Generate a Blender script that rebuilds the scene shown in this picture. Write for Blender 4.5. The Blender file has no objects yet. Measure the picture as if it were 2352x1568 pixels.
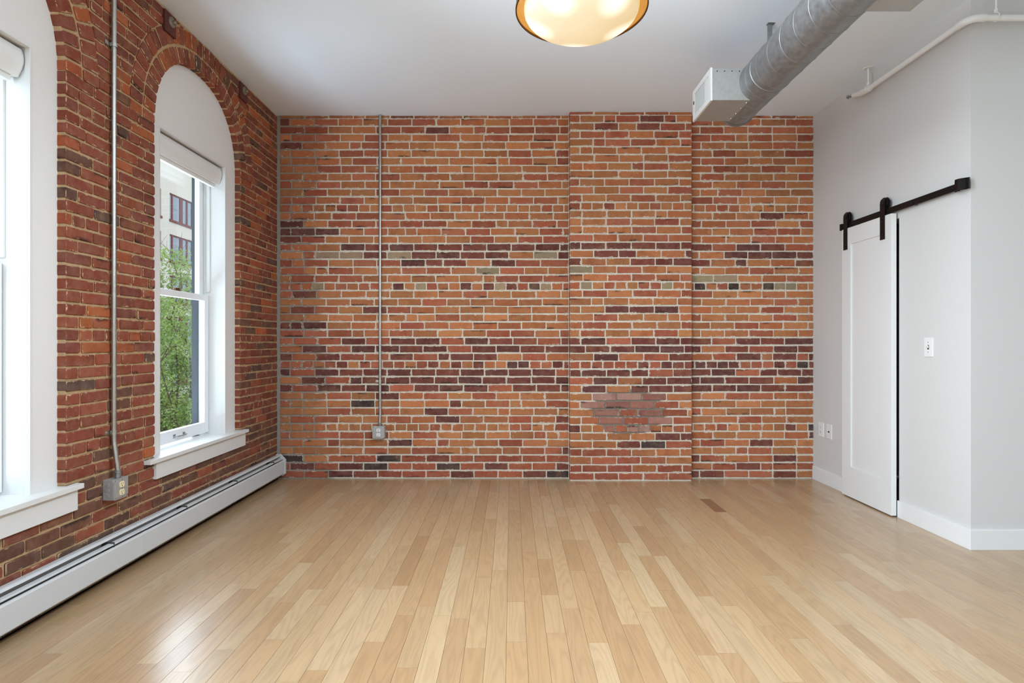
import bpy, bmesh, math, random
from math import sin, cos, pi, sqrt
from mathutils import Matrix, Vector

C = bpy.context.scene.collection
SC = bpy.context.scene
R = random.Random(7)

# ------------------------------------------------------------------ camera, world, light, exposure
F, CX, CY, HC = 1306.7, 1175.0, 787.0, 1.16
D, H, XL, XR = 4.857, 3.10, 2.0, 2.58
cam_data = bpy.data.cameras.new('camera')
cam = bpy.data.objects.new('camera', cam_data)
C.objects.link(cam)
cam.location = (0, 0, HC)
cam.rotation_euler = (pi / 2, 0, 0)
cam_data.sensor_width = 36
cam_data.lens = F / 2352 * 36
cam_data.shift_x = 1 / 2352
cam_data.shift_y = 3 / 2352
cam_data.clip_start = 0.05
SC.camera = cam
SC.view_settings.view_transform = 'Standard'
SC.view_settings.look = 'None'
SC.view_settings.exposure = 0.33
SC.view_settings.gamma = 1.0
SC.view_settings.use_curve_mapping = False
SC.cycles.use_denoising = True
SC.cycles.max_bounces = 7
SC.cycles.diffuse_bounces = 5
SC.cycles.transparent_max_bounces = 12
SC.cycles.sample_clamp_indirect = 8

w = bpy.data.worlds.new('overcast_sky')
SC.world = w
w.use_nodes = True
w.node_tree.nodes['Background'].inputs[0].default_value = (0.86, 0.93, 1.0, 1)
w.node_tree.nodes['Background'].inputs[1].default_value = 1.45

def area(name, loc, rot, sx, sy, power, col):
    d = bpy.data.lights.new(name, 'AREA')
    d.shape = 'RECTANGLE'
    d.size, d.size_y, d.energy, d.color = sx, sy, power, col
    o = bpy.data.objects.new(name, d)
    o.location, o.rotation_euler = loc, rot
    C.objects.link(o)
    return o

WINC = [3.694, 2.052, 0.41, -1.232]           # window centres along the left wall
DAY = (0.72, 0.90, 1.07)
for i, c in enumerate(WINC):
    # skylight through each window of the left wall, from added lamps brighter than the sky; front pair aslant to spare jambs
    if i < 2:
        wd = area('window_daylight', (-3.9, c + 2.1, 1.95), (0, 0, 0), 2.2, 3.0, 72, DAY)
        wd.rotation_euler = Vector((1.8, -2.1, -0.5)).to_track_quat('-Z', 'Y').to_euler()
        wd.data.spread = 2.2
        # added lamp aimed up through the window to brighten the ceiling, imitating street bounce
        area('street_bounce', (-3.5, c - 0.017, -0.5), (0, -pi / 2 - 0.75, 0), 1.3, 1.5, 78, DAY)
    else:
        area('window_daylight', (-2.62, c - 0.017, 1.55), (0, -pi / 2, 0), 2.1, 0.95, (0, 0, 185, 165)[i], DAY)
# added unseen fill lamp before the rear wall, where no window is built
area('rear_daylight', (1.6, -3.4, 1.7), (pi / 2, 0, 0), 6.0, 2.2, 12, (0.70, 0.90, 1.10))
# added unseen fill lamp under the ceiling behind the camera, lifting the overall level
area('room_lamp', (0.2, -1.4, 3.0), (0, 0, 0), 3.2, 2.6, 40, (0.76, 0.92, 1.06))

# ------------------------------------------------------------------ helpers
def lin(c):
    return tuple(((v / 255) / 12.92 if v / 255 <= 0.04045 else ((v / 255 + 0.055) / 1.055) ** 2.4) for v in c)

def tag(o, label=None, cat=None, group=None, kind=None):
    if label: o['label'] = label
    if cat: o['category'] = cat
    if group: o['group'] = group
    if kind: o['kind'] = kind
    return o

def link(name, data, parent=None):
    o = bpy.data.objects.new(name, data)
    C.objects.link(o)
    if parent:
        o.parent = parent
        o.matrix_parent_inverse = parent.matrix_basis.inverted()
    return o

def empty(name, loc, label, cat, group=None, kind=None):
    o = link(name, None)
    o.location = loc
    o.empty_display_size = 0.1
    return tag(o, label, cat, group, kind)

class MB:
    def __init__(s):
        s.v, s.f = [], []
    def add(s, vs, fs):
        n = len(s.v)
        s.v += [tuple(v) for v in vs]
        s.f += [tuple(i + n for i in f) for f in fs]
        return s
    def box(s, x0, x1, y0, y1, z0, z1):
        x0, x1 = min(x0, x1), max(x0, x1); y0, y1 = min(y0, y1), max(y0, y1); z0, z1 = min(z0, z1), max(z0, z1)
        return s.add([(x0, y0, z0), (x1, y0, z0), (x1, y1, z0), (x0, y1, z0), (x0, y0, z1), (x1, y0, z1), (x1, y1, z1), (x0, y1, z1)],
                     [(0, 3, 2, 1), (4, 5, 6, 7), (0, 1, 5, 4), (1, 2, 6, 5), (2, 3, 7, 6), (3, 0, 4, 7)])
    def prism(s, prof, y0, y1, ax='y'):
        # prof: closed list of 2-D points; extruded along an axis
        n = len(prof)
        def P(a, b, t):
            return {'y': (a, t, b), 'x': (t, a, b), 'z': (a, b, t)}[ax]
        vs = [P(a, b, y0) for a, b in prof] + [P(a, b, y1) for a, b in prof]
        fs = [tuple(range(n - 1, -1, -1)), tuple(range(n, 2 * n))]
        fs += [(i, (i + 1) % n, n + (i + 1) % n, n + i) for i in range(n)]
        return s.add(vs, fs)
    def tube(s, pts, r, n=12, caps=True):
        pts = [Vector(p) for p in pts]
        rings = []
        up = None
        for i, p in enumerate(pts):
            a = pts[max(i - 1, 0)]; b = pts[min(i + 1, len(pts) - 1)]
            t = (b - a).normalized()
            if up is None:
                up = t.orthogonal().normalized()
            else:
                up = (up - t * up.dot(t)).normalized()
            sd = t.cross(up)
            rr = r[i] if isinstance(r, (list, tuple)) else r
            rings.append([p + (up * cos(2 * pi * k / n) + sd * sin(2 * pi * k / n)) * rr for k in range(n)])
        vs = [q for ring in rings for q in ring]
        fs = []
        for i in range(len(rings) - 1):
            for k in range(n):
                fs.append((i * n + k, i * n + (k + 1) % n, (i + 1) * n + (k + 1) % n, (i + 1) * n + k))
        if caps:
            fs.append(tuple(range(n - 1, -1, -1)))
            fs.append(tuple(range((len(rings) - 1) * n, len(rings) * n)))
        return s.add(vs, fs)
    def lathe(s, prof, c, n=32, ax='z'):
        # prof list of (radius, height)
        vs, fs = [], []
        for r, h in prof:
            for k in range(n):
                a = 2 * pi * k / n
                p = {'z': (r * cos(a), r * sin(a), h), 'x': (h, r * cos(a), r * sin(a)), 'y': (r * cos(a), h, r * sin(a))}[ax]
                vs.append((c[0] + p[0], c[1] + p[1], c[2] + p[2]))
        for i in range(len(prof) - 1):
            for k in range(n):
                fs.append((i * n + k, i * n + (k + 1) % n, (i + 1) * n + (k + 1) % n, (i + 1) * n + k))
        return s.add(vs, fs)
    def build(s, name, mat, parent=None, bev=0, smooth=False, kind=None, seg=2):
        me = bpy.data.meshes.new(name)
        me.from_pydata(s.v, [], s.f)
        bm = bmesh.new()
        bm.from_mesh(me)
        bmesh.ops.recalc_face_normals(bm, faces=bm.faces)
        if bev:
            es = [e for e in bm.edges if len(e.link_faces) == 2 and e.calc_face_angle(0) > 0.5]
            bmesh.ops.bevel(bm, geom=es, offset=bev, segments=seg, profile=0.6, affect='EDGES', clamp_overlap=True)
        bm.to_mesh(me)
        bm.free()
        me.materials.append(mat)
        if smooth:
            me.polygons.foreach_set('use_smooth', [True] * len(me.polygons))
            me.set_sharp_from_angle(angle=0.7)
        o = link(name, me, parent)
        if kind: o['kind'] = kind
        return o

# ------------------------------------------------------------------ materials
class NT:
    def __init__(s, name):
        s.m = bpy.data.materials.new(name)
        s.m.use_nodes = True
        s.t = s.m.node_tree
        s.b = s.t.nodes['Principled BSDF']
    def n(s, typ, **kw):
        nd = s.t.nodes.new(typ)
        for k, v in kw.items():
            setattr(nd, k, v)
        return nd
    def set(s, sock, v):
        if hasattr(v, 'is_linked') or isinstance(v, bpy.types.NodeSocket):
            s.t.links.new(v, sock)
        else:
            if isinstance(v, tuple) and len(v) == 3 and len(sock.default_value) == 4:
                v = v + (1,)
            sock.default_value = v
    def math(s, op, a, b=0.0, c=None, clamp=False):
        nd = s.n('ShaderNodeMath', operation=op, use_clamp=clamp)
        s.set(nd.inputs[0], a); s.set(nd.inputs[1], b)
        if c is not None: s.set(nd.inputs[2], c)
        return nd.outputs[0]
    def mix(s, f, a, b, mode='MIX'):
        nd = s.n('ShaderNodeMix', data_type='RGBA', blend_type=mode)
        s.set(nd.inputs[0], f); s.set(nd.inputs[6], a); s.set(nd.inputs[7], b)
        return nd.outputs[2]
    def noise(s, vec, scale, detail=3, rough=0.5, dim='3D'):
        nd = s.n('ShaderNodeTexNoise', noise_dimensions=dim)
        if vec is not None: s.set(nd.inputs['Vector'], vec)
        s.set(nd.inputs['Scale'], scale); s.set(nd.inputs['Detail'], detail); s.set(nd.inputs['Roughness'], rough)
        return nd.outputs[0]
    def rng(s, v, a, b, c=0.0, d=1.0):
        nd = s.n('ShaderNodeMapRange')
        s.set(nd.inputs[0], v)
        for i, x in enumerate((a, b, c, d)): s.set(nd.inputs[i + 1], x)
        return nd.outputs[0]
    def vm(s, op, a, b):
        nd = s.n('ShaderNodeVectorMath', operation=op)
        s.set(nd.inputs[0], a); s.set(nd.inputs[1], b)
        return nd.outputs[0]
    def pos(s):
        return s.n('ShaderNodeNewGeometry').outputs['Position']
    def attr(s, name):
        return s.n('ShaderNodeAttribute', attribute_name=name)
    def sep(s, v):
        nd = s.n('ShaderNodeSeparateXYZ'); s.set(nd.inputs[0], v)
        return nd.outputs
    def comb(s, x, y, z):
        nd = s.n('ShaderNodeCombineXYZ')
        s.set(nd.inputs[0], x); s.set(nd.inputs[1], y); s.set(nd.inputs[2], z)
        return nd.outputs[0]
    def bump(s, h, strength=0.3, dist=0.005):
        nd = s.n('ShaderNodeBump')
        s.set(nd.inputs['Height'], h); nd.inputs['Strength'].default_value = strength; nd.inputs['Distance'].default_value = dist
        s.t.links.new(nd.outputs[0], s.b.inputs['Normal'])
    def out(s, col=None, rough=None, metal=None, spec=None):
        if col is not None: s.set(s.b.inputs['Base Color'], col)
        if rough is not None: s.set(s.b.inputs['Roughness'], rough)
        if metal is not None: s.set(s.b.inputs['Metallic'], metal)
        if spec is not None: s.set(s.b.inputs['Specular IOR Level'], spec)
        return s.m

def paint(name, rgb, rough=0.55, var=0.02, bump=0.0, spec=0.4, scale=40):
    t = NT(name)
    c = lin(rgb)
    nz = t.noise(t.pos(), scale, 4)
    col = t.mix(nz, tuple(v * (1 - var) for v in c), tuple(min(1, v * (1 + var)) for v in c))
    if bump: t.bump(nz, bump, 0.002)
    return t.out(col, rough, 0.0, spec)

def metal(name, rgb, rough=0.4, var=0.15, scale=60, met=1.0):
    t = NT(name)
    c = lin(rgb)
    nz = t.noise(t.pos(), scale, 4, 0.65)
    col = t.mix(t.rng(nz, 0.3, 0.7), tuple(v * (1 - var) for v in c), tuple(min(1, v * (1 + var)) for v in c))
    return t.out(col, t.rng(nz, 0.3, 0.7, rough * 0.85, rough * 1.2), met)

M = {}
M['ceiling'] = paint('ceiling_paint', (234, 244, 254), 0.8, 0.012, 0.05, 0.2, 90)
M['wall'] = paint('white_wall_paint', (205, 202, 198), 0.6, 0.012, 0.05, 0.3, 120)
M['trim'] = paint('white_trim_paint', (222, 221, 218), 0.35, 0.01, 0.0, 0.5)
M['plaster'] = paint('window_plaster', (226, 223, 219), 0.75, 0.02, 0.12, 0.3, 80)
M['vinyl'] = paint('white_sash', (236, 238, 240), 0.3, 0.008)
M['blind'] = paint('blind_white', (228, 227, 224), 0.5, 0.008)
M['slate'] = paint('slate_exterior_trim', (50, 57, 64), 0.5, 0.1)
M['black'] = metal('black_iron', (34, 30, 29), 0.42, 0.12, 40, 0.6)
M['dark'] = paint('dark_void', (28, 27, 26), 0.7)
M['galv'] = metal('galvanised_steel', (146, 147, 147), 0.46, 0.16, 30, 0.75)
M['galv_box'] = metal('galvanised_box', (172, 171, 167), 0.5, 0.09, 50, 0.4)
M['emt'] = metal('conduit_steel', (186, 184, 178), 0.36, 0.1, 80)
M['ivory'] = paint('ivory_plastic', (236, 219, 178), 0.4)
M['white_plastic'] = paint('white_plastic', (224, 223, 220), 0.35)
M['slot'] = paint('slot_dark', (40, 36, 32), 0.6)
M['anchor'] = paint('red_oxide_plate', (88, 42, 36), 0.6, 0.15, 0.1)
M['nut'] = metal('cast_nut', (150, 142, 128), 0.5, 0.3, 90, 0.7)
M['heater'] = paint('heater_enamel', (205, 205, 203), 0.4, 0.015)
M['fin'] = metal('heater_fins', (90, 90, 88), 0.5, 0.3, 30, 0.6)
M['pipe'] = paint('white_pipe_paint', (228, 227, 224), 0.5, 0.01)
M['brass'] = metal('brass', (170, 120, 70), 0.35, 0.2)
M['chrome'] = metal('chrome', (190, 190, 190), 0.2, 0.05)
M['bronze'] = metal('bronze', (120, 92, 62), 0.35, 0.1)
M['bark'] = paint('bark', (88, 78, 66), 0.9, 0.3, 0.4)
M['asphalt'] = paint('asphalt', (110, 112, 116), 0.9, 0.1)
M['stone'] = paint('cream_facade', (205, 201, 190), 0.9, 0.04, 0.0, 0.2, 0.6)
M['redframe'] = paint('maroon_window_frame', (112, 58, 56), 0.6, 0.1)
M['farglass'] = paint('far_window_glass', (128, 142, 155), 0.15, 0.1, 0, 0.6, 0.3)

def glass_mat():
    t = NT('window_glass')
    t.t.nodes.remove(t.b)
    tr = t.n('ShaderNodeBsdfTransparent'); tr.inputs[0].default_value = (0.93, 0.95, 0.95, 1)
    gl = t.n('ShaderNodeBsdfGlossy'); gl.inputs['Roughness'].default_value = 0.02
    lw = t.n('ShaderNodeLayerWeight'); lw.inputs[0].default_value = 0.5
    fr = t.math('ADD', t.math('MULTIPLY', t.math('POWER', lw.outputs['Facing'], 5.0), 0.9), 0.05)
    mx = t.n('ShaderNodeMixShader')
    t.t.links.new(fr, mx.inputs[0]); t.t.links.new(tr.outputs[0], mx.inputs[1]); t.t.links.new(gl.outputs[0], mx.inputs[2])
    t.t.links.new(mx.outputs[0], t.t.nodes['Material Output'].inputs[0])
    return t.m
M['glass'] = glass_mat()

def brick_mat(name, stuff, mortar):
    t = NT(name)
    col = t.attr('bcol').outputs['Color'] if stuff else t.n('ShaderNodeObjectInfo').outputs['Color']
    P = t.pos()
    bl = t.sep(t.attr('bl').outputs['Vector'])
    bh = t.sep(t.attr('bh').outputs['Vector'])
    rnd = bh[2] if stuff else t.n('ShaderNodeObjectInfo').outputs['Random']
    # firing colour: one end or flank of a brick burnt darker or redder, different for every brick
    off = t.comb(t.math('MULTIPLY', rnd, 37.0), t.math('MULTIPLY', rnd, 91.0), t.math('MULTIPLY', rnd, 53.0))
    Q = t.vm('ADD', P, off)
    n1 = t.noise(Q, 5.5, 4, 0.62)
    n2 = t.noise(P, 60, 5, 0.7)
    n3 = t.noise(P, 240, 3, 0.6)
    c = t.mix(t.math('MULTIPLY', t.rng(n1, 0.54, 0.70), 0.62), col, t.mix(0.6, col, lin((104, 46, 34)), 'MIX'))
    c = t.mix(t.math('MULTIPLY', t.rng(n1, 0.44, 0.28), 0.45), c, t.mix(0.5, col, lin((190, 130, 86)), 'MIX'))
    c = t.mix(1.0, c, t.mix(n2, (0.74, 0.74, 0.74), (1.22, 1.22, 1.22)), 'MULTIPLY')
    c = t.mix(t.math('MULTIPLY', t.rng(n3, 0.66, 0.74), 0.5), c, lin((50, 34, 28)))
    c = t.mix(t.math('MULTIPLY', t.rng(t.noise(P, 30, 5, 0.75), 0.66, 0.72), 0.55), c, mortar)
    c = t.mix(t.math('MULTIPLY', t.rng(t.noise(P, 14, 5, 0.7), 0.42, 0.66), 0.14), c, lin((186, 160, 138)))
    # soot burnt into the bed faces of some bricks
    ey0 = t.math('SUBTRACT', bh[1], t.math('MULTIPLY', bl[1], t.math('SIGN', t.math('SUBTRACT', rnd, 0.45))))
    soot = t.math('MULTIPLY', t.rng(t.math('ADD', ey0, t.math('MULTIPLY', t.noise(P, 40, 3), 0.024)), 0.030, 0.016), t.rng(t.noise(Q, 4.2, 2), 0.60, 0.66))
    c = t.mix(t.math('MULTIPLY', soot, 0.85), c, lin((46, 36, 31)))
    # mortar smeared over the arrises
    ex = t.math('SUBTRACT', bh[0], t.math('ABSOLUTE', bl[0]))
    ey = t.math('SUBTRACT', bh[1], t.math('ABSOLUTE', bl[1]))
    e = t.math('ADD', t.math('MINIMUM', ex, ey), t.rng(bl[2], -0.0026, -0.005, 0.0, 0.1))
    e = t.math('ADD', e, t.math('MULTIPLY', t.math('SUBTRACT', t.noise(P, 30, 5, 0.72), 0.53), 0.045))
    c = t.mix(t.math('MULTIPLY', t.math('MULTIPLY', t.rng(e, 0.0006, -0.0016), 0.9), t.rng(t.noise(P, 8, 3), 0.44, 0.56)), c, mortar)
    t.bump(t.math('ADD', t.math('MULTIPLY', n2, 0.7), t.math('MULTIPLY', n3, 0.4)), 0.45, 0.004)
    return t.out(c, 0.88, 0.0, 0.25)

def mortar_mat(name, rgb, rgb2, patch=False):
    t = NT(name)
    P = t.pos()
    n = t.noise(P, 28, 6, 0.75)
    c = t.mix(t.rng(n, 0.25, 0.75), lin(rgb2), lin(rgb))
    c = t.mix(t.math('MULTIPLY', t.rng(t.noise(P, 150, 3), 0.60, 0.72), 0.45), c, lin((112, 96, 80)))
    if patch:
        x = t.sep(P)
        # grey cement: repair on the chimney breast and the toothed joint at the left end
        dx = t.math('DIVIDE', t.math('SUBTRACT', x[0], 0.98), 0.33)
        dz = t.math('DIVIDE', t.math('SUBTRACT', x[2], 0.58), 0.20)
        r = t.math('ADD', t.math('MULTIPLY', dx, dx), t.math('MULTIPLY', dz, dz))
        f = t.rng(t.math('ADD', r, t.math('MULTIPLY', n, 0.5)), 1.3, 1.1)
        l = t.rng(t.math('ADD', x[0], t.math('MULTIPLY', t.noise(P, 3, 2), 0.5)), -1.32, -1.42)
        c = t.mix(t.math('MAXIMUM', f, t.math('MULTIPLY', l, 0.75)), c, lin((128, 120, 110)))
    t.bump(t.math('ADD', n, t.math('MULTIPLY', t.noise(P, 120, 4, 0.7), 0.6)), 0.7, 0.006)
    return t.out(c, 0.95, 0.0, 0.15)

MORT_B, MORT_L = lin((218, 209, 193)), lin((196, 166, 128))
M['brick_back'] = brick_mat('brick_back', False, MORT_B)
M['brick_back_s'] = brick_mat('brick_back_small', True, MORT_B)
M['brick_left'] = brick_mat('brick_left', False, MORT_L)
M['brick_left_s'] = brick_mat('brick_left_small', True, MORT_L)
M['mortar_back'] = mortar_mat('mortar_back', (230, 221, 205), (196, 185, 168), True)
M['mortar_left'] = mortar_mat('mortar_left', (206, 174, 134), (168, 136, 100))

def wood_mat(name, stuff):
    t = NT(name)
    oi = t.n('ShaderNodeObjectInfo')
    if stuff:
        a = t.attr('bcol'); col = a.outputs['Color']; rnd = t.sep(t.attr('bh').outputs['Vector'])[2]
    else:
        col = oi.outputs['Color']; rnd = oi.outputs['Random']
    p = t.sep(t.pos())
    rx = t.math('MULTIPLY', rnd, 61.0)
    ry = t.math('MULTIPLY', rnd, 173.0)
    v = t.comb(t.math('ADD', t.math('MULTIPLY', p[0], 9.0), rx), t.math('ADD', t.math('MULTIPLY', p[1], 0.9), ry), rx)
    n = t.noise(v, 1.0, 2, 0.45)
    rings = t.math('SINE', t.math('MULTIPLY', n, 95.0))
    fine = t.noise(t.comb(t.math('MULTIPLY', p[0], 260.0), t.math('ADD', t.math('MULTIPLY', p[1], 7.0), ry), rx), 1.0, 3, 0.6)
    broad = t.noise(t.comb(t.math('ADD', t.math('MULTIPLY', p[0], 6.0), rx), t.math('MULTIPLY', p[1], 1.2), ry), 1.0, 2)
    g = t.math('ADD', t.math('MULTIPLY', t.rng(rings, -0.2, 1.0), 0.11), t.math('MULTIPLY', fine, 0.2))
    g = t.math('ADD', g, t.math('MULTIPLY', t.math('SUBTRACT', broad, 0.5), 0.18))
    k = t.math('SUBTRACT', 1.14, g)
    c = t.mix(1.0, col, t.comb(k, k, k), 'MULTIPLY')
    c = t.mix(t.math('MULTIPLY', t.rng(t.noise(v, 2.2, 3), 0.70, 0.80), 0.35), c, lin((140, 92, 50)))
    t.bump(fine, 0.05, 0.001)
    t.b.inputs['Coat Weight'].default_value = 0.8
    t.b.inputs['Coat Roughness'].default_value = 0.23
    return t.out(c, t.rng(fine, 0.3, 0.7, 0.34, 0.44), 0.0, 0.45)
M['wood'] = wood_mat('oak_plank', False)
M['wood_s'] = wood_mat('oak_plank_small', True)

# ------------------------------------------------------------------ pieces (bricks, planks)
def quad_piece(q, dep, rg, jit=0.0022, cham=0.0075, ins=0.003):
    """irregular block from a front quad (4 local xy corners, counter-clockwise); returns verts, faces"""
    pts = []
    n = 4
    lens = [((q[(i + 1) % 4][0] - q[i][0]) ** 2 + (q[(i + 1) % 4][1] - q[i][1]) ** 2) ** .5 for i in range(4)]
    mx = sum(p[0] for p in q) / 4; my = sum(p[1] for p in q) / 4
    for i in range(4):
        p = q[i]; pr = q[i - 1]; nx = q[(i + 1) % 4]
        lp, ln = max(lens[i - 1], 1e-4), max(lens[i], 1e-4)
        a = min(rg.uniform(0.001, cham), lp * .3); b = min(rg.uniform(0.001, cham), ln * .3)
        pts.append((p[0] + (pr[0] - p[0]) * a / lp, p[1] + (pr[1] - p[1]) * a / lp))
        pts.append((p[0] + (nx[0] - p[0]) * b / ln, p[1] + (nx[1] - p[1]) * b / ln))
        if lens[i] > 0.12:
            t = rg.uniform(.35, .65)
            pts.append((p[0] + (nx[0] - p[0]) * t + rg.uniform(-jit, jit), p[1] + (nx[1] - p[1]) * t + rg.uniform(-jit, jit)))
    k = len(pts)
    tx, ty = rg.uniform(-.006, .006), rg.uniform(-.012, .012)
    vs = [(x, y, -dep) for x, y in pts] + [(x, y, -ins) for x, y in pts]
    for x, y in pts:
        dx, dy = x - mx, y - my
        l = max((dx * dx + dy * dy) ** .5, 1e-4)
        hx = ins if abs(dx) > ins else 0; hy = ins if abs(dy) > ins else 0
        X = x - math.copysign(hx, dx); Y = y - math.copysign(hy, dy)
        vs.append((X, Y, (X - mx) * tx + (Y - my) * ty))
    fs = []
    for i in range(k):
        j = (i + 1) % k
        fs.append((i, j, k + j, k + i)); fs.append((k + i, k + j, 2 * k + j, 2 * k + i))
    fs.append(tuple(range(2 * k, 3 * k)))
    return vs, fs

def set_attrs(me, bl, bh, col=None):
    a = me.attributes.new('bl', 'FLOAT_VECTOR', 'POINT'); a.data.foreach_set('vector', [c for v in bl for c in v])
    a = me.attributes.new('bh', 'FLOAT_VECTOR', 'POINT'); a.data.foreach_set('vector', [c for v in bh for c in v])
    if col is not None:
        a = me.attributes.new('bcol', 'FLOAT_COLOR', 'POINT'); a.data.foreach_set('color', [c for v in col for c in v])

def rect(L, Hh):
    return [(-L / 2, -Hh / 2), (L / 2, -Hh / 2), (L / 2, Hh / 2), (-L / 2, Hh / 2)]

class Pieces:
    """collects the bricks of one wall, then links the largest 300 as parts and joins the rest"""
    def __init__(s, parent, mat, mat_s, dep, L, Hh):
        s.parent, s.mat, s.mat_s, s.dep = parent, mat, mat_s, dep
        s.rg = random.Random(len(parent.name) * 31 + 5)
        s.rec = []
        s.var = {}
        for kind, l in (('S', L), ('H', L * .47)):
            s.var[kind] = []
            for i in range(9):
                vs, fs = quad_piece(rect(l, Hh), dep, s.rg)
                s.var[kind].append((vs, fs, l, Hh))
        s.me = {}
    def add(s, Mx, L, Hh, col, quad=None):
        s.rec.append((Mx, L, Hh, col, quad))
    def mesh(s, kind, i):
        if (kind, i) not in s.me:
            vs, fs, l, h = s.var[kind][i]
            me = bpy.data.meshes.new('brick')
            me.from_pydata(vs, [], fs)
            set_attrs(me, [tuple(v) for v in vs], [(l / 2, h / 2, 0)] * len(vs))
            me.materials.append(s.mat)
            s.me[(kind, i)] = me
        return s.me[(kind, i)]
    def area(s, r):
        Mx, L, Hh, col, q = r
        p = Mx.translation
        if p.y < 0.3: return 0
        x, y = CX + F * p.x / p.y, CY - F * (p.z - HC) / p.y
        if not (-10 < x < 2362 and -10 < y < 1578): return 0
        nrm = Mx.col[2].to_3d()
        view = (Vector((0, 0, HC)) - p)
        return L * Hh * abs(nrm.dot(view)) / p.y ** 3
    def finish(s, limit=300):
        s.rec.sort(key=lambda r: -s.area(r))
        V, Fc, BL, BH, CO = [], [], [], [], []
        for n, (Mx, L, Hh, col, quad) in enumerate(s.rec):
            kind = 'S' if L > 0.13 else 'H'
            i = s.rg.randrange(9)
            if n < limit:
                if quad is None:
                    vs, fs, l, h = s.var[kind][i]
                    o = link('brick', s.mesh(kind, i), s.parent)
                    o.matrix_world = Mx @ Matrix.Diagonal((L / l, Hh / h, 1, 1))
                else:
                    vs, fs = quad_piece(quad, s.dep, s.rg)
                    me = bpy.data.meshes.new('brick')
                    me.from_pydata(vs, [], fs)
                    set_attrs(me, [tuple(v) for v in vs], [(L / 2, Hh / 2, 0)] * len(vs))
                    me.materials.append(s.mat)
                    o = link('brick', me, s.parent)
                    o.matrix_world = Mx
                o.color = (*col, 1)
            else:
                if quad is None:
                    vs, fs, l, h = s.var[kind][i]
                    vs = [(v[0] * L / l, v[1] * Hh / h, v[2]) for v in vs]
                else:
                    vs, fs = quad_piece(quad, s.dep, s.rg)
                b = len(V); rr = s.rg.random()
                V += [tuple(Mx @ Vector(v)) for v in vs]
                Fc += [tuple(k + b for k in f) for f in fs]
                BL += [tuple(v) for v in vs]; BH += [(L / 2, Hh / 2, rr)] * len(vs); CO += [(*col, 1)] * len(vs)
        if V:
            me = bpy.data.meshes.new('small_bricks')
            me.from_pydata(V, [], Fc)
            set_attrs(me, BL, BH, CO)
            me.materials.append(s.mat_s)
            o = link('small_bricks', me, s.parent)
            o['kind'] = 'stuff'

def frame_back(x, z, y, rot=0.0):
    m = Matrix(((1, 0, 0, x), (0, 0, -1, y), (0, 1, 0, z), (0, 0, 0, 1)))
    return m @ Matrix.Rotation(rot, 4, 'Z')
def frame_left(d, z, X, rot=0.0):
    m = Matrix(((0, 0, 1, -X), (1, 0, 0, d), (0, 1, 0, z), (0, 0, 0, 1)))
    return m @ Matrix.Rotation(rot, 4, 'Z')

PAL = {
    'T': [(178, 114, 70), (170, 105, 65), (184, 116, 73), (170, 98, 61), (175, 104, 64), (163, 103, 65), (172, 110, 68)],
    'R': [(162, 88, 62), (155, 82, 59), (149, 78, 57), (167, 94, 67)],
    'M': [(110, 59, 50), (101, 53, 47), (120, 63, 51), (95, 54, 49)],
    'K': [(72, 56, 52), (62, 49, 46)],
    'G': [(156, 134, 106), (146, 130, 102)],
    'P': [(160, 112, 100), (148, 96, 84), (170, 130, 116)],
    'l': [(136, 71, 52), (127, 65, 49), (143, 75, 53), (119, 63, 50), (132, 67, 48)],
    'o': [(166, 88, 50), (156, 80, 48)],
    'd': [(98, 66, 54), (90, 66, 57), (102, 66, 52)],
    'b': [(112, 70, 54), (100, 66, 52), (120, 70, 52), (94, 64, 50)],
}
def pick(rg, wts, gain=1.0):
    t = rg.random() * sum(w for _, w in wts)
    for k, w_ in wts:
        t -= w_
        if t <= 0: break
    c = lin(rg.choice(PAL[k]))
    f = rg.uniform(0.86, 1.12) * gain
    return tuple(min(1, v * f * rg.uniform(.96, 1.04)) for v in c)

# ------------------------------------------------------------------ room shell
fl = empty('floor', (0, 0, 0), 'pale oak strip floor running towards the brick wall', 'floor', kind='structure')
MB().box(-2.3, 6.2, -3.6, D + 0.3, -0.2, -0.019).build('subfloor', M['dark'], fl)
ce = tag(MB().box(-2.3, 6.2, -3.6, D + 0.3, H, H + 0.2).build('ceiling', M['ceiling']), 'flat white painted ceiling over the room', 'ceiling', kind='structure')

# back wall and chimney breast
YB, YC = D + 0.006, D / 1.0165 + 0.006
wb = tag(MB().box(-2.3, XR + 0.05, YB, D + 0.35, 0, H).build('wall_back', M['mortar_back']),
         'orange and maroon brick wall with pale mortar, facing the camera', 'brick wall', kind='structure')
wc = tag(MB().box(0.492, 1.512, YC, YB + 0.001, 0, H).build('wall_chimney', M['mortar_back']),
         'shallow brick chimney breast standing out from the back wall', 'chimney breast', kind='structure')

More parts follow.
